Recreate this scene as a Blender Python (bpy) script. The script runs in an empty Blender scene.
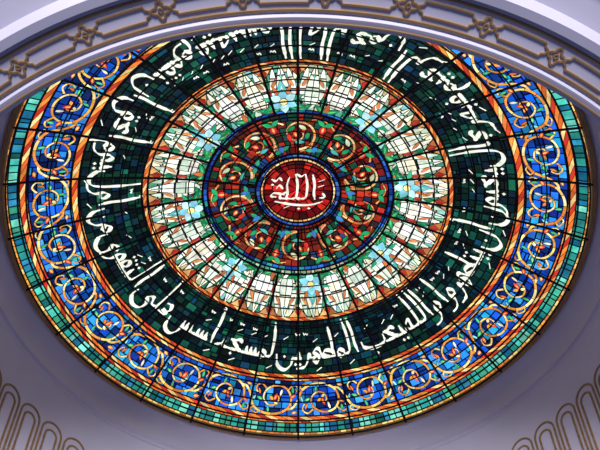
import bpy, math, random
import numpy as np
from math import pi, cos, sin, radians, sqrt, atan2, hypot
random.seed(7)
HAP=9.36; K=0.106; NM=28
scene=bpy.context.scene
try:
    scene.view_settings.view_transform='Standard'
    scene.view_settings.look='None'
except Exception as e: print(e)

def lin(c):
    out=[]
    for v in c:
        v=max(0,v)/255.0
        out.append(v/12.92 if v<=0.04045 else ((v+0.055)/1.055)**2.4)
    return tuple(out)
def jit(c,a=0.15):
    m=1+random.uniform(-a,a)
    return tuple(max(0,min(255,x*m+random.uniform(-a,a)*22)) for x in c)

class Acc:
    def __init__(s): s.v=[];s.f=[];s.c=[]
    def poly(s,pts,col,layer):
        b=len(s.v)
        for (x,y) in pts:
            s.v.append((x,-y,HAP-K*(x*x+y*y)-layer*0.003))
        s.f.append(tuple(range(b,b+len(pts)))); s.c.append(lin(col))
    def quads(s,L,R,col,layer):
        for i in range(len(L)-1):
            s.poly([L[i],L[i+1],R[i+1],R[i]],col,layer)
G=Acc()      # glass
LEAD=Acc()   # lead came
LC=(6,6,8)

def P(r,a): return (r*cos(a),r*sin(a))

def cell(r0,r1,a0,a1,col,layer,g=0.004,skew=0,acc=None):
    acc=acc or G
    r0+=g;r1-=g
    rm=(r0+r1)/2; da=g/max(rm,.02); a0+=da;a1-=da
    if a1<=a0 or r1<=r0: return
    n=max(1,int((a1-a0)/radians(3))+1)
    pts=[P(r0,a0+(a1-a0)*i/n) for i in range(n+1)]+[P(r1,skew+a1-(a1-a0)*i/n) for i in range(n+1)]
    acc.poly(pts,col,layer)

def mosaic(r0,r1,nr,nt,pal,layer=0,g=0.004,rand=True,split=0.0,ja=.18):
    for i in range(nr):
        ra=r0+(r1-r0)*i/nr; rb=r0+(r1-r0)*(i+1)/nr
        off=random.random()*2*pi/nt if rand else 0
        bs=[off+2*pi*(j+(random.uniform(-.25,.25) if rand else 0))/nt for j in range(nt)]
        bs.append(bs[0]+2*pi)
        for j in range(nt):
            c=random.choice(pal)
            if random.random()<split:
                m=ra+(rb-ra)*random.uniform(.35,.65)
                cell(ra,m,bs[j],bs[j+1],jit(c,ja),layer,g)
                cell(m,rb,bs[j],bs[j+1],jit(random.choice(pal),ja),layer,g)
            else: cell(ra,rb,bs[j],bs[j+1],jit(c,ja),layer,g)

def rope(r0,r1,n,pal,layer=1,g=0.004,sk=1.0):
    for j in range(n):
        a0=2*pi*j/n;a1=2*pi*(j+1)/n
        cell(r0,r1,a0,a1,jit(pal[j%len(pal)],.12),layer,g,skew=sk*2*pi/n)

def ring_line(r,w,col,layer,acc=None,n=360):
    acc=acc or LEAD
    L=[P(r-w/2,2*pi*i/n) for i in range(n+1)];R=[P(r+w/2,2*pi*i/n) for i in range(n+1)]
    acc.quads(L,R,col,layer)

def smooth(pts,n=6):
    out=[]
    m=len(pts)
    if m<3:
        a,b=pts; return [(a[0]+(b[0]-a[0])*i/n,a[1]+(b[1]-a[1])*i/n) for i in range(n+1)]
    for i in range(m-1):
        p0=pts[max(i-1,0)];p1=pts[i];p2=pts[i+1];p3=pts[min(i+2,m-1)]
        for k in range(n):
            t=k/n
            out.append(tuple(0.5*((2*p1[d])+(-p0[d]+p2[d])*t+(2*p0[d]-5*p1[d]+4*p2[d]-p3[d])*t*t+(-p0[d]+3*p1[d]-3*p2[d]+p3[d])*t**3) for d in (0,1)))
    out.append(pts[-1]); return out

def offs(pts,wf):
    L=[];R=[]
    n=len(pts)
    for i,p in enumerate(pts):
        a=pts[max(i-1,0)];b=pts[min(i+1,n-1)]
        dx,dy=b[0]-a[0],b[1]-a[1];l=hypot(dx,dy) or 1e-6
        nx,ny=-dy/l,dx/l
        w=wf(i/(n-1),atan2(dy,dx))/2
        L.append((p[0]+nx*w,p[1]+ny*w));R.append((p[0]-nx*w,p[1]-ny*w))
    return L,R

def vine(pts,w,pal,layer,tf=None,seg=4,taper=True,outline=.006,n=6,wfun=None):
    s=smooth(pts,n)
    if tf: s=[tf(*p) for p in s]
    wf=wfun or (lambda t,a:w*((1-.5*t) if taper else 1))
    L,R=offs(s,lambda t,a:wf(t,a)+2*outline)
    G.quads(L,R,LC,layer)
    L,R=offs(s,wf)
    i=0
    while i<len(s)-1:
        j=min(i+seg,len(s)-1)
        c=jit(random.choice(pal),.12)
        LL=L[i:j+1];RR=R[i:j+1]
        t=.25
        LL=[(LL[0][0]+(LL[1][0]-LL[0][0])*t,LL[0][1]+(LL[1][1]-LL[0][1])*t)]+LL[1:]
        RR=[(RR[0][0]+(RR[1][0]-RR[0][0])*t,RR[0][1]+(RR[1][1]-RR[0][1])*t)]+RR[1:]
        G.quads(LL,RR,c,layer+1)
        i=j

def leafpts(x,y,ang,ln,wd,n=7):
    up=[];dn=[]
    for i in range(n+1):
        t=i/n; w=wd/2*sin(pi*t**.8)
        px=t*ln
        up.append((px,w));dn.append((px,-w))
    pts=up+dn[::-1][1:-1]
    ca,sa=cos(ang),sin(ang)
    return [(x+a*ca-b*sa,y+a*sa+b*ca) for a,b in pts]
def leaf(x,y,ang,ln,wd,col,layer,tf=None,o=.006,vein=None):
    big=leafpts(x-o*cos(ang)*1.3,y-o*sin(ang)*1.3,ang,ln+2.6*o,wd+2*o)
    sm=leafpts(x,y,ang,ln,wd)
    if tf: big=[tf(*p) for p in big];sm=[tf(*p) for p in sm]
    G.poly(big,LC,layer);G.poly(sm,jit(col,.12),layer+1)
    if vein:
        v=leafpts(x+ln*.15*cos(ang),y+ln*.15*sin(ang),ang,ln*.6,wd*.35)
        if tf: v=[tf(*p) for p in v]
        G.poly(v,jit(vein,.1),layer+2)
def disc(x,y,r,col,layer,tf=None,o=.006,n=14):
    for rr,c,l in ((r+o,LC,layer),(r,jit(col,.1),layer+1)):
        p=[(x+rr*cos(2*pi*i/n),y+rr*sin(2*pi*i/n)) for i in range(n)]
        if tf:p=[tf(*q) for q in p]
        G.poly(p,c,l)
def flower(x,y,r,np_,col,cc,layer,tf=None,rot=0,wd=.55):
    for i in range(np_):
        a=rot+2*pi*i/np_
        leaf(x+r*.2*cos(a),y+r*.2*sin(a),a,r*.8,r*wd,col[i%len(col)],layer,tf)
    disc(x,y,r*.26,cc,layer+3,tf)
def diamond(y0,y1,w,col,layer,tf,o=.006):
    ym=(y0+y1)/2
    G.poly([tf(*p) for p in [(0,y0-o),(w+o,ym),(0,y1+o),(-w-o,ym)]],LC,layer)
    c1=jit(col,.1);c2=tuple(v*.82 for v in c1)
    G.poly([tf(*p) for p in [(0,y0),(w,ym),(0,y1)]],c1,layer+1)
    G.poly([tf(*p) for p in [(0,y0),(0,y1),(-w,ym)]],c2,layer+1)

GOLDS=[(236,162,70),(246,206,110),(226,138,56),(248,222,150)]
# ---------------- OUTER BAND -----------------
R_OUT=2.80
mosaic(2.775,R_OUT,1,28*9,[(225,150,60),(200,110,50),(235,190,110)],1,rand=False)
mosaic(2.68,2.775,1,28*8,[(70,180,165),(40,145,135),(110,205,185),(25,100,100),(40,125,160),(60,160,130),(20,95,130)],0,g=.007,rand=True)
rope(2.61,2.68,28*6,[(240,140,60),(190,50,35),(244,205,130),(220,100,45)],1,g=.006,sk=1.5)
BL=[(18,80,200),(38,118,232),(14,50,136),(62,156,245),(8,28,80),(26,96,218),(16,66,165),(10,38,110),(42,136,225),(34,150,205)]
mosaic(2.24,2.61,5,28*6,BL,0,g=.0065,split=.1,ja=.25)
rope(2.165,2.24,28*5,[(240,145,60),(190,60,35),(230,115,50),(244,208,135)],1,g=.006,sk=1.5)

PW=2*pi/NM
for k in range(NM):
    ac=-pi/2+(k+.5)*PW
    flip=k%2
    def tf(x,y,ac=ac,flip=flip):
        yy=(1-y) if flip else y
        r=2.25+.35*yy
        return P(r,ac+x*PW/2)
    # running rinceau: one spiral per panel, alternating direction
    vine([(-1,.5),(-.80,.20),(-.35,.05),(.15,.06),(.58,.24),(.70,.54),(.48,.82),(.05,.90),(-.35,.76),(-.46,.50),(-.22,.30),(.10,.34),(.18,.54),(.0,.62)],.026,GOLDS,4,tf,seg=5,outline=.005)
    vine([(.50,.20),(.72,.22),(.90,.36),(1,.5)],.022,GOLDS,4,tf,seg=5,outline=.005,taper=False)
    vine([(-.80,.22),(-.92,.12),(-.70,.03),(-.55,.10)],.016,GOLDS,4,tf,seg=5,outline=.004)
    vine([(-.40,.80),(-.62,.92),(-.82,.82),(-.76,.66),(-.66,.72)],.018,GOLDS,4,tf,seg=5,outline=.004)
    vine([(.55,.76),(.78,.92),(.96,.86),(.92,.72)],.018,GOLDS,4,tf,seg=5,outline=.004)
    def lf(x,y,a,l,w,c,v=None):
        leaf(x,y,a,l,w,c,7,tf,o=.018,vein=v)
    lf(-.02,.46,radians(60),.26,.13,(222,70,42),(244,190,110))
    lf(-.05,.48,radians(150),.20,.10,(238,150,60))
    lf(-.02,.42,radians(-20),.18,.09,(246,226,160))
    lf(.66,.56,radians(20),.26,.10,(220,76,44),(244,190,110))
    lf(.78,.70,radians(100),.20,.09,(70,185,110))
    lf(-.50,.46,radians(165),.26,.10,(60,180,110),(170,225,150))
    lf(-.62,.62,radians(120),.20,.08,(235,120,50))
    lf(.72,.10,radians(10),.24,.09,(238,140,60),(248,220,150))
    lf(.80,.16,radians(-40),.14,.07,(214,60,40))
    lf(-.20,.10,radians(110),.20,.09,(80,190,120))
    lf(.30,.80,radians(-110),.22,.09,(238,235,205))
    lf(-.90,.40,radians(60),.20,.08,(130,215,220))

# ---------------- CALLIGRAPHY BAND -----------------
DG=[(8,34,30),(10,50,42),(5,18,20),(18,80,64),(9,36,50),(6,24,24),(14,60,50),(7,22,30),(6,20,20),(12,48,66)]
mosaic(1.585,2.165,8,28*5,DG,0,g=.006,split=.1,ja=.3)
rope(1.53,1.585,28*5,[(230,140,65),(180,60,35),(235,190,120),(205,95,45)],1,g=.005,sk=1.4)

def glyph(ch,jr,jl):
    st=[];d=[]
    def dots(n,x,y): 
        for i in range(n): d.append((x+(i-(n-1)/2)*.15, y))
    if ch in 'اأإآ':
        if jr: st.append([(0,0),(.1,.03),(.12,.3),(.09,.7),(.13,1.22)]);adv=.23
        else: st.append([(.14,1.22),(.09,.7),(.11,.3),(.08,-.04)]);adv=.24
        if ch=='أ': d.append(('h',.14,1.2))
    elif ch=='ل':
        if jl: st.append([(.11,1.24),(.06,.7),(.09,.15),(.16,.02),(.28,0)]);adv=.28
        else: st.append([(.10,1.24),(.06,.6),(.09,.0),(.2,-.25),(.42,-.28),(.6,-.1),(.62,.12)]);adv=.6
        if jr: st.append([(0,0),(.1,.02)])
    elif ch in 'بتنيثئ' and jl:
        st.append([(0,0),(.08,.02),(.11,.28)]);st.append([(.11,.3),(.12,.05),(.2,-.01),(.28,0)]);adv=.28
        if ch=='ب': dots(1,.13,-.2)
        if ch=='ي': dots(2,.13,-.2)
        if ch=='ت': dots(2,.13,.45)
        if ch=='ن': dots(1,.13,.45)
    elif ch in 'بت':
        st.append([(0,.28),(.02,.06),(.2,-.04),(.5,-.05),(.75,.04),(.8,.26)]);adv=.85
        dots(1 if ch=='ب' else 2,.4,-.25 if ch=='ب' else .25)
    elif ch=='ن':
        st.append([(0,.0 if jr else .35),(.03,.0),(.08,-.22),(.28,-.38),(.5,-.24),(.57,.12)]);dots(1,.3,.05);adv=.58
    elif ch in 'يى':
        st.append([(0,0 if jr else .1),(.12,.2),(.26,.08),(.14,-.1),(.2,-.32),(.45,-.38),(.68,-.2),(.68,.04)]);adv=.68
    elif ch in 'سش':
        st.append([(0,0),(.08,.02),(.1,.22)]);st.append([(.1,.24),(.13,.0),(.22,.02),(.25,.22)]);st.append([(.25,.24),(.28,0),(.38,.02),(.40,.22)])
        if jl: st.append([(.40,.24),(.43,0),(.58,0)]);adv=.58
        else: st.append([(.40,.24),(.42,-.15),(.6,-.36),(.85,-.25),(.92,.1)]);adv=.94
    elif ch=='م':
        st.append([(0,0),(.05,.13),(.16,.18),(.24,.07),(.16,-.05),(.04,-.02)])
        if jl: st.append([(.14,-.03),(.28,0)]);adv=.28
        else: st.append([(.18,-.02),(.3,-.05),(.34,-.25),(.28,-.5)]);adv=.36
    elif ch=='و':
        st.append([(.2,.02),(.08,.03),(.05,.15),(.15,.26),(.25,.12),(.24,-.12),(.38,-.3),(.6,-.34)]);adv=.38
        if jr: st.append([(0,0),(.1,.02)])
    elif ch in 'رز':
        st.append([(0,0),(.08,.14),(.11,-.05),(.24,-.28),(.5,-.34)]);adv=.32
    elif ch in 'دذ':
        if jr: st.append([(0,0),(.14,.02),(.12,.34)]);st.append([(.12,.36),(.22,.08),(.42,-.03)])
        else: st.append([(.06,.38),(.2,.18),(.22,.03),(.0,-.02)])
        adv=.4
    elif ch in 'حجخ':
        if jl:
            st.append([(.02,.28),(.12,.38),(.3,.31),(.44,.32)]);st.append([(.38,.31),(.15,.1),(.2,.0),(.48,0)]);adv=.48
        else:
            st.append([(.02,.28),(.12,.36),(.3,.3),(.45,.28)]);st.append([(.4,.28),(.12,.05),(.1,-.25),(.3,-.42),(.6,-.35)]);adv=.6
        if jr: st.append([(0,0),(.2,.08)])
        if ch=='ج': dots(1,.3,-.15)
    elif ch=='ع':
        if jr: st.append([(0,0),(.12,.05),(.02,.25),(.24,.27),(.14,.05),(.34,0)]);adv=.34
        else: st.append([(.3,.36),(.12,.38),(.06,.22),(.16,.1),(.28,.12),(.1,.06),(.16,-.02),(.38,0)]);adv=.4
    elif ch in 'فق':
        st.append([(.2,.06),(.06,.12),(.08,.28),(.2,.3),(.25,.16),(.2,.03),(.1,0)])
        dots(1 if ch=='ف' else 2,.15,.5)
        if jl: st.append([(0,0),(.2,0),(.32,0)]);adv=.32
        else: st.append([(.24,.15),(.2,-.2),(.42,-.36),(.65,-.22),(.68,.08)]);adv=.7
    elif ch=='ط':
        st.append([(0,0),(.15,.18),(.36,.22),(.44,.1),(.3,0),(0,0)]);st.append([(.14,1.05),(.10,.5),(.13,.05)]);st.append([(.3,0),(.5,0)]);adv=.48
    elif ch=='ه':
        if jl: st.append([(0,0),(.12,.32),(.28,.2),(.12,.02),(.2,-.16),(.3,-.05),(.2,.06),(.38,0)]);adv=.38
        elif jr: st.append([(0,0),(.1,.05),(.08,.32),(.26,.2),(.28,.05),(.12,.0)]);adv=.3
        else: st.append([(.12,.3),(.26,.15),(.18,.0),(.05,.1),(.12,.3)]);adv=.32
    elif ch=='ك':
        st.append([(.3,1.0),(.05,.65),(.2,.4),(.25,.1),(.4,0)]);adv=.4
    elif ch=='ص':
        st.append([(0,0),(.2,.22),(.4,.22),(.44,.08),(.3,0),(0,0)]);st.append([(.44,.05),(.5,.2),(.52,0),(.66,0)]);adv=.66
    else: adv=.3
    return st,d,adv
NJ='اأإآودذرز'
def layout(text):
    items=[];marks=[];u=0
    for w in text.split(' '):
        for i,ch in enumerate(w):
            jr=i>0 and w[i-1] not in NJ
            jl=i<len(w)-1 and ch not in NJ
            st,d,adv=glyph(ch,jr,jl)
            for s in st: items.append([(u+a,b) for a,b in s])
            for q in d:
                if q[0]=='h': marks.append(('h',u+q[1]+.02,q[2]+.03))
                else: marks.append(('d',u+q[0],q[1]))
            if ch not in 'األطك':
                if random.random()<.7: marks.append(('f',u+adv*.5,random.uniform(.58,.70)))
                if random.random()<.55: marks.append(('w',u+adv*.5,random.uniform(.86,1.0)))
            if random.random()<.25 and ch not in 'نيىمورب': marks.append(('f',u+adv*.4,random.uniform(-.42,-.3)))
            u+=adv
        u+=.07
    return items,marks,u
def draw_text(items,marks,T,scale,col,layer,pw=.115):
    nib=radians(55)
    def wf(t,a):
        e=1 if .12<t<.85 else .55
        return scale*pw*(.30+.84*abs(sin(a-nib)))*e
    for s in items:
        ss=smooth(s,7);n=len(ss);ws=[]
        q=[T(a,b) for a,b in ss]
        for i in range(n):
            a=ss[max(i-1,0)];b=ss[min(i+1,n-1)]
            ws.append(wf(i/(n-1),atan2(b[1]-a[1],-(b[0]-a[0]))))
        L,R=offs(q,lambda t,a:ws[min(n-1,int(round(t*(n-1))))])
        G.quads(L,R,col,layer)
    for k,a,b in marks:
        z=.05
        if k=='d': G.poly([T(a-z,b),T(a,b+z*1.1),T(a+z,b),T(a,b-z*1.1)],col,layer)
        elif k=='f': G.poly([T(a-.09,b+.07),T(a-.07,b+.09),T(a+.10,b-.02),T(a+.08,b-.04)],col,layer)
        elif k=='w':
            ss=[T(*p) for p in smooth([(a-.08,b),(a-.05,b-.05),(a,b),(a+.05,b-.05),(a+.08,b+.03)],4)]
            L,R=offs(ss,lambda t,q:.032*scale);G.quads(L,R,col,layer)
        else:
            ss=[T(*p) for p in smooth([(a+.05,b+.05),(a-.03,b+.03),(a-.02,b-.03),(a+.07,b-.03)],4)]
            L,R=offs(ss,lambda t,q:.035*scale);G.quads(L,R,col,layer)
CREAM=(240,242,226)
TEXT="لمسجد أسس على التقوى من أول يوم أحق أن تقوم فيه بسم الله الرحمن الرحيم فيه رجال يحبون أن يتطهروا والله يحب المطهرين"
random.seed(3)
it,mk,tot=layout(TEXT)
print('TEXT UNITS',tot)
RB=1.985;SC=.34
start=radians(-98)
def T1(u,v):
    return P(RB-v*SC*.92 if v>0 else RB-v*SC, start-u/tot*2*pi)
draw_text(it,mk,T1,SC,CREAM,4,pw=.112)

# ---------------- DAISY RING -----------------
random.seed(11)
mosaic(.985,1.53,6,NM*4,[(190,215,185),(140,175,140),(220,214,180),(80,150,120),(196,176,130),(120,180,175),(60,125,98)],0,g=.007,ja=.2)
CR=[(244,248,230),(234,244,226),(252,250,238),(216,236,216),(248,242,214)]
for k in range(NM*2):
    ac=-pi/2+k*PW/2
    def tf(x,y,ac=ac): return P(y,ac+x/ (y if y>.1 else .1))
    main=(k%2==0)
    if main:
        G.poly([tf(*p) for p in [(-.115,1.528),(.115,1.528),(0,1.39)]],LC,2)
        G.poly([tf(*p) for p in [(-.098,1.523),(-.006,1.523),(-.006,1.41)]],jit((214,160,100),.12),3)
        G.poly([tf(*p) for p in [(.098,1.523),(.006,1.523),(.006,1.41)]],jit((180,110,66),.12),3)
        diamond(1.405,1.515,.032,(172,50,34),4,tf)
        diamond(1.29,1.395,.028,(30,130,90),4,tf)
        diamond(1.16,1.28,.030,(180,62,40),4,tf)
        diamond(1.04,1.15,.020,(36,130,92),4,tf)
        for s in (-1,1):
            leaf(s*.04,1.28,pi/2-s*.55,.13,.030,(206,130,76),6,tf,o=.004)
    else:
        for s in (-1,1):
            vine([(s*.035,1.04),(s*.088,1.24),(s*.075,1.49)],.05,CR,4,tf,seg=2,outline=.006,n=4,wfun=lambda t,a:.012+.058*sin(pi*t))
        vine([(0,1.01),(0,1.20),(0,1.525)],.1,CR,6,tf,seg=2,outline=.008,n=5,wfun=lambda t,a:.004+.128*sin(pi*t**.85))
        G.poly([tf(*p) for p in [(-.0045,1.05),(.0045,1.05),(.0045,1.50),(-.0045,1.50)]],LC,8)
        diamond(1.38,1.44,.014,(120,190,170),9,tf,.004)
for k in range(24):
    a=radians(97+7.5+15*k)
    x,y=P(1.0,a)
    for s in(-1,1):
        leaf(x,y,a+s*1.1,.14,.055,(24,130,84),10,None,vein=(90,190,115))
    leaf(x,y,a,.11,.045,(196,100,55),11)
for k in range(8):
    a=radians(97+45*k)
    x,y=P(1.12,a)
    for s in (-1,1):
        leaf(x,y,a+pi/2*s+.5*s,.25,.07,(24,130,80),12,None,vein=(90,185,110))
        leaf(x,y,a+pi/2*s-.25*s,.22,.055,(50,165,120),12)
        leaf(x,y,a+.45*s,.22,.045,(200,110,60),12)
    leaf(x,y,a,.25,.09,(90,175,175),12,None,vein=(210,232,220))
    flower(x,y,.140,6,[(130,205,225),(185,232,238)],(240,222,150),15,rot=a,wd=.6)

# ---------------- INNER DISC -----------------
random.seed(5)
mosaic(.935,.985,1,84,[(25,60,150),(40,95,185),(20,40,110),(40,130,130)],1,g=.005,rand=False)
IN=[(118,30,20),(80,22,16),(150,44,28),(26,60,48),(20,74,62),(100,34,22),(40,30,26),(26,90,70),(26,54,96),(160,40,28),(96,26,20)]
mosaic(.45,.935,6,70,IN,0,g=.006,ja=.3)
VN=[(226,160,96),(240,200,140),(204,112,60)]
def sp(x,y,s,r0,turn,ph):
    pts=[];n=24
    for i in range(n+1):
        t=i/n;rr=r0*(1-.80*t);an=ph+s*turn*2*pi*t
        pts.append((x+rr*cos(an),y+rr*sin(an)))
    return pts
NS=10
for k in range(NS):
    a=2*pi*(k+.5)/NS
    cx,cy=P(.70,a)
    s=1
    vine(sp(cx,cy,s,.195,1.35,a+pi),.024,VN,3,None,seg=4,outline=.006,n=3)
    a2=a+pi/NS
    p0=(cx+.18*cos(a+.9),cy+.18*sin(a+.9))
    vine([p0,P(.86,a2-.07),P(.905,a2+.05),P(.88,a2+.16)],.020,VN,5,None,seg=4,outline=.005)
    p0=(cx+.18*cos(a-2.2),cy+.18*sin(a-2.2))
    vine([p0,P(.53,a-.22),P(.49,a-.05)],.018,VN,5,None,seg=4,outline=.005)
    for j in range(5):
        b=a+j*2*pi/5+.3
        leaf(cx+.10*cos(b),cy+.10*sin(b),b+1.9*s,.10,.045,[(30,150,88),(205,50,36),(70,170,165),(36,140,90),(214,222,180)][j],7)
    leaf(cx-.03*cos(a),cy-.03*sin(a),a+.6,.08,.05,(226,84,46),9,vein=(245,210,150))
    x1,y1=P(.84,a2)
    leaf(x1,y1,a2+pi,.11,.07,(200,46,36),9,vein=(240,180,110))
    for q in(-1,1):
        leaf(x1,y1,a2+q*1.0,.10,.05,(34,155,94),9)
        x3,y3=P(.53,a2)
        leaf(x3,y3,a2+pi/2*q+.3,.095,.045,(40,150,110),9)
    leaf(*P(.50,a2),a2,.10,.05,(60,120,190),10)
mosaic(.395,.44,1,44,[(40,80,170),(25,50,130),(70,110,180)],2,g=.005,rand=False)
mosaic(.365,.392,1,48,[(236,200,140),(226,160,90)],2,g=.005,rand=False)
RD=[(166,22,18),(125,14,14),(190,34,24),(100,12,12),(66,10,12)]
mosaic(.27,.36,1,26,RD,1,g=.006);mosaic(.15,.27,1,18,RD,1,g=.006);mosaic(.02,.15,1,9,RD,1,g=.006)
it2,mk2,t2=layout("الله")
sc=.25
def T2(u,v): return (-(u-t2/2+.02)*sc*1.45, (v-.40)*sc*.98)
draw_text(it2,[],T2,sc,CREAM,6,pw=.13)
draw_text([[(.36,1.25),(.48,1.12),(.6,1.25)],[(.85,.2),(.88,.7),(.80,1.1)],[(1.02,.9),(1.1,1.05),(1.2,.9),(1.32,1.0)],[(-.15,-.12),(.2,-.3),(.7,-.3),(1.25,-.12)],[(1.0,.5),(1.1,.68),(1.2,.5)],[(-.14,.3),(-.2,.1),(-.05,.05)],[(.95,.2),(1.25,.3),(1.35,.15),(1.2,.1)]],
   [('d',.25,-.48),('d',.55,-.5),('f',.9,-.44),('f',-.1,.62),('d',1.3,.72),('f',-.12,.9)],T2,sc,CREAM,6,pw=.10)

# ---------------- LEAD CAME / MULLIONS -----------------
for k in range(NM):
    a=-pi/2+k*PW
    r0=.45 if k%2==0 else .985
    n=40
    pts=[P(r0+(2.80-r0)*i/n,a) for i in range(n+1)]
    L,R=offs(pts,lambda t,q:.024);LEAD.quads(L,R,LC,24)
for r,w in ((.36,.014),(.395,.012),(.445,.02),(.60,.010),(.76,.010),(.935,.016),(.985,.022),(1.13,.012),(1.26,.014),(1.39,.012),(1.53,.016),(1.585,.018),(1.78,.012),(1.97,.012),(2.165,.018),(2.24,.016),(2.42,.012),(2.61,.016),(2.68,.016),(2.775,.014)):
    ring_line(r,w,LC,23)

# ---------------- materials -----------------
def newmat(name):
    m=bpy.data.materials.new(name);m.use_nodes=True
    return m,m.node_tree.nodes,m.node_tree.links,m.node_tree.nodes['Principled BSDF']
mg,N,Lk,B=newmat('emissive_stained_glass')  # panes glow by emission, standing in for daylight through the glass
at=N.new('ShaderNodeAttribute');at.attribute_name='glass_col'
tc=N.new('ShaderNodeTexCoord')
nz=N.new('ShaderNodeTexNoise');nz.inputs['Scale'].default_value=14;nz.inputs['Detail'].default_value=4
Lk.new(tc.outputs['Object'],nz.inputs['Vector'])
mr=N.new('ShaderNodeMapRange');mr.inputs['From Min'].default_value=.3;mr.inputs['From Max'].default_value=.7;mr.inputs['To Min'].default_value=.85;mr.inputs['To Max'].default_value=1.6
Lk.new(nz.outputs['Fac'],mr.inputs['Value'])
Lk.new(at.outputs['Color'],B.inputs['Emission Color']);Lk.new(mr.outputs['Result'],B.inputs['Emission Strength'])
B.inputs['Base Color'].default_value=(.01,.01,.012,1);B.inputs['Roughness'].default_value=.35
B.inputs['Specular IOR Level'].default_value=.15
ml,N,Lk,B=newmat('lead_came');B.inputs['Base Color'].default_value=(.006,.006,.008,1);B.inputs['Roughness'].default_value=.6;B.inputs['Specular IOR Level'].default_value=.2

mp,N,Lk,B=newmat('painted_plaster')
tc=N.new('ShaderNodeTexCoord');nz=N.new('ShaderNodeTexNoise');nz.inputs['Scale'].default_value=1.5;nz.inputs['Detail'].default_value=6
Lk.new(tc.outputs['Object'],nz.inputs['Vector'])
cr=N.new('ShaderNodeValToRGB');cr.color_ramp.elements[0].position=.3;cr.color_ramp.elements[1].position=.7
cr.color_ramp.elements[0].color=(.63,.61,.70,1);cr.color_ramp.elements[1].color=(.71,.68,.77,1)
Lk.new(nz.outputs['Fac'],cr.inputs['Fac']);Lk.new(cr.outputs['Color'],B.inputs['Base Color']);B.inputs['Roughness'].default_value=.6
mgold,N,Lk,B=newmat('gilded_paint')
nz=N.new('ShaderNodeTexNoise');nz.inputs['Scale'].default_value=25
cr=N.new('ShaderNodeValToRGB');cr.color_ramp.elements[0].color=(.22,.12,.05,1);cr.color_ramp.elements[1].color=(.50,.31,.13,1)
Lk.new(nz.outputs['Fac'],cr.inputs['Fac']);Lk.new(cr.outputs['Color'],B.inputs['Base Color']);B.inputs['Roughness'].default_value=.45;B.inputs['Metallic'].default_value=.2

def mesh_obj(name,v,f,mat,cols=None,smoothf=False):
    me=bpy.data.meshes.new(name);me.from_pydata(v,[],f);me.update()
    if cols is not None:
        at=me.color_attributes.new('glass_col','FLOAT_COLOR','CORNER')
        cnt=np.array([len(x) for x in f]);c=np.array([(a,b,d,1.0) for a,b,d in cols],dtype=np.float32)
        at.data.foreach_set('color',np.repeat(c,cnt,axis=0).ravel())
    me.materials.append(mat)
    if smoothf:
        for p in me.polygons:p.use_smooth=True
    o=bpy.data.objects.new(name,me);scene.collection.objects.link(o);return o

dome=bpy.data.objects.new('stained_glass_dome',None);scene.collection.objects.link(dome);dome.location=(0,0,0)
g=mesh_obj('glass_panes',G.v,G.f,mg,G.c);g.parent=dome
l=mesh_obj('lead_came',LEAD.v,LEAD.f,ml);l.parent=dome
md=l.modifiers.new('depth','SOLIDIFY');md.thickness=.006
def lathe(name,prof,mat,n=256,smoothf=False):
    v=[];f=[]
    for (r,h) in prof:
        for i in range(n):
            a=2*pi*i/n;v.append((r*cos(a),r*sin(a),HAP-h))
    for j in range(len(prof)-1):
        for i in range(n):
            f.append((j*n+i,j*n+(i+1)%n,(j+1)*n+(i+1)%n,(j+1)*n+i))
    return mesh_obj(name,v,f,mat,smoothf=smoothf)
b=lathe('backing_shell',[(.001+2.82*i/40,K*(.001+2.82*i/40)**2-.012) for i in range(41)],ml,128);b.parent=dome
fr=lathe('rim_frame',[(2.795,K*2.8**2-.012),(2.795,K*2.8**2+.03),(2.81,K*2.8**2+.045),(2.835,K*2.8**2+.045),(2.85,K*2.8**2+.03),(2.85,K*2.8**2-.03)],mgold,256);fr.parent=dome

DH=.135
prof=[(.01,-.15),(1.5,.05),(2.5,.45),(2.9,.70),(2.87,.78),(2.84,.81),(2.88,.86),(2.93,.89),(2.97,.95),(2.99,1.05),(3.00,1.12),(3.035,1.13),(3.045,1.16),(3.035,1.19),(3.05,1.22),(3.09,1.35),(3.10,1.5),(3.10,2.70)]  # profile opens with an unseen plaster roof, added to close over the dome
prof+=[(r,h+DH) for r,h in [(3.07,2.74),(3.07,2.80),(3.045,2.86),(3.035,2.93),(3.03,2.97),(3.035,3.0),(3.06,3.015),(3.10,3.02),(3.115,3.0),(3.33,3.0),(3.345,3.03),(3.40,3.035),(3.42,3.0),(3.44,2.97),(3.62,2.95),(3.66,2.98),(3.70,2.95),(4.2,2.95),(4.25,3.0),(9,3.0)]]
ceil=lathe('ceiling',prof,mp,256)
for p in ceil.data.polygons:p.use_smooth=True
m=ceil.modifiers.new('es','EDGE_SPLIT');m.split_angle=radians(32)

def rib3(acc,pts3,nrm,w,t):
    V,F=acc;n=len(pts3);b=len(V)
    for i,p in enumerate(pts3):
        a=pts3[max(i-1,0)];c=pts3[min(i+1,n-1)]
        T=np.array(c)-np.array(a);T/=np.linalg.norm(T)+1e-9
        Nn=np.array(nrm(p));S=np.cross(T,Nn);S/=np.linalg.norm(S)+1e-9
        p=np.array(p)
        V.extend([tuple(p-S*w/2-Nn*.003),tuple(p-S*w*.3+Nn*t),tuple(p+S*w*.3+Nn*t),tuple(p+S*w/2-Nn*.003)])
    for i in range(n-1):
        for j in range(3):
            F.append((b+i*4+j,b+i*4+j+1,b+(i+1)*4+j+1,b+(i+1)*4+j))
S1=([],[])
def sp3(r,a,h=3.0): return (r*cos(a),r*sin(a),HAP-h-DH)
dn=lambda p:(0,0,-1)
for r in (3.135,3.305):
    rib3(S1,[sp3(r,2*pi*i/300) for i in range(301)],dn,.022,.010)
NU=44
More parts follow.
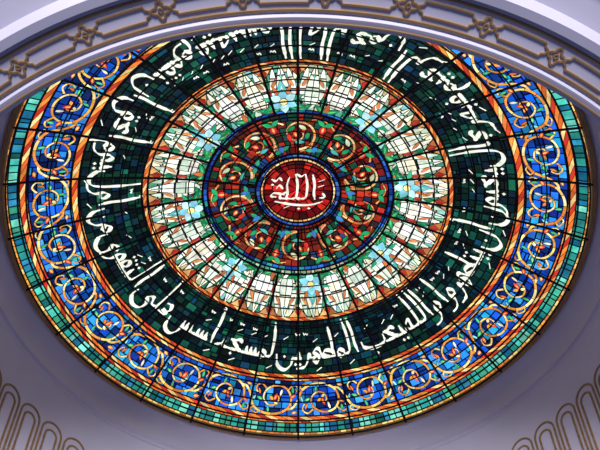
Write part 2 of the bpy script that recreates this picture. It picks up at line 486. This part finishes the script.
for k in range(NU):
    a0=2*pi*(k+.35)/NU;U=2*pi/NU
    rc=3.22
    def loc(x,y): return sp3(rc+y,a0+x/rc)
    q=[]
    for i in range(33):
        t=2*pi*i/32;rr=.042+.012*cos(4*t);q.append(loc(rr*cos(t),rr*sin(t)))
    rib3(S1,q,dn,.019,.009)
    rib3(S1,[loc(.012*cos(2*pi*i/12),.012*sin(2*pi*i/12)) for i in range(13)],dn,.016,.009)
    hw=U*rc/2
    x0=.065;x1=2*hw-.065;e=.042
    top=[(x0+.03+(x1-x0-.06)*i/8,e) for i in range(9)]
    endr=[(x1-.03,e),(x1-.022,e*.55),(x1,e*.3),(x1,-e*.3),(x1-.022,-e*.55),(x1-.03,-e)]
    bot=[(x,-y) for x,y in top[::-1]]
    endl=[(x0+.03,-e),(x0+.022,-e*.55),(x0,-e*.3),(x0,e*.3),(x0+.022,e*.55),(x0+.03,e)]
    loop=top+endr[1:-1]+bot+endl[1:]
    rib3(S1,[loc(x,y) for x,y in loop],dn,.018,.009)
mesh_obj('trim_1',S1[0],S1[1],mgold)
S2=([],[])
rib3(S2,[sp3(3.065,2*pi*i/300,3.018) for i in range(301)],dn,.014,.006)
mesh_obj('trim_2',S2[0],S2[1],mgold)
S3=([],[])
NA=64
for k in range(NA):
    ac=2*pi*(k+.5)/NA;U=2*pi/NA
    rw=3.10
    nr=lambda p:(-p[0]/hypot(p[0],p[1]),-p[1]/hypot(p[0],p[1]),0)
    for hw,top,bt in ((U*rw*.42,1.56,2.62),(U*rw*.24,1.65,2.54)):
        pts=[]
        for i in range(8): pts.append((-hw,bt-(bt-top-hw)*i/8))
        for i in range(13):
            t=pi-pi*i/12;pts.append((hw*cos(t),top+hw-hw*sin(t)*1.0))
        for i in range(8): pts.append((hw,top+hw+(bt-top-hw)*(i+1)/8))
        rib3(S3,[(rw*cos(ac+x/rw),rw*sin(ac+x/rw),HAP-h) for x,h in pts],nr,.026,.010)
mesh_obj('trim_3',S3[0],S3[1],mgold)

# ---------------- light -----------------
w=bpy.data.worlds.new('world');scene.world=w;w.use_nodes=True
bg=w.node_tree.nodes['Background'];bg.inputs['Color'].default_value=(.32,.38,.80,1);bg.inputs['Strength'].default_value=.2
from mathutils import Matrix,Vector
def area(name,loc,target,size,power,col):
    d=bpy.data.lights.new(name,'AREA');d.energy=power;d.size=size;d.color=col
    o=bpy.data.objects.new(name,d);scene.collection.objects.link(o);o.location=loc
    o.rotation_euler=(Vector(target)-Vector(loc)).to_track_quat('-Z','Y').to_euler();return o
o=area('drum_fill',(0,-27,-1.5),(0,3,8),6.0,10000,(.88,.86,1.0))  # added lamp with no window behind it, brightens the far drum wall

# ---------------- camera -----------------
cam=bpy.data.cameras.new('camera');co=bpy.data.objects.new('camera',cam);scene.collection.objects.link(co)
cam.sensor_width=36;cam.lens=52.9
d=9.25;t=radians(32.0)
co.location=(0.02,-d*sin(t),HAP-d*cos(t))
ta=t+radians(2.42)
f=Vector((0,sin(ta),cos(ta)));u=Vector((0,-cos(ta),sin(ta)));r=f.cross(u)
M=Matrix((r,u,-f)).transposed()
co.rotation_euler=M.to_euler()
co.rotation_mode='XYZ'
cam.shift_y=0.0035
scene.camera=co
print('faces',len(G.f))
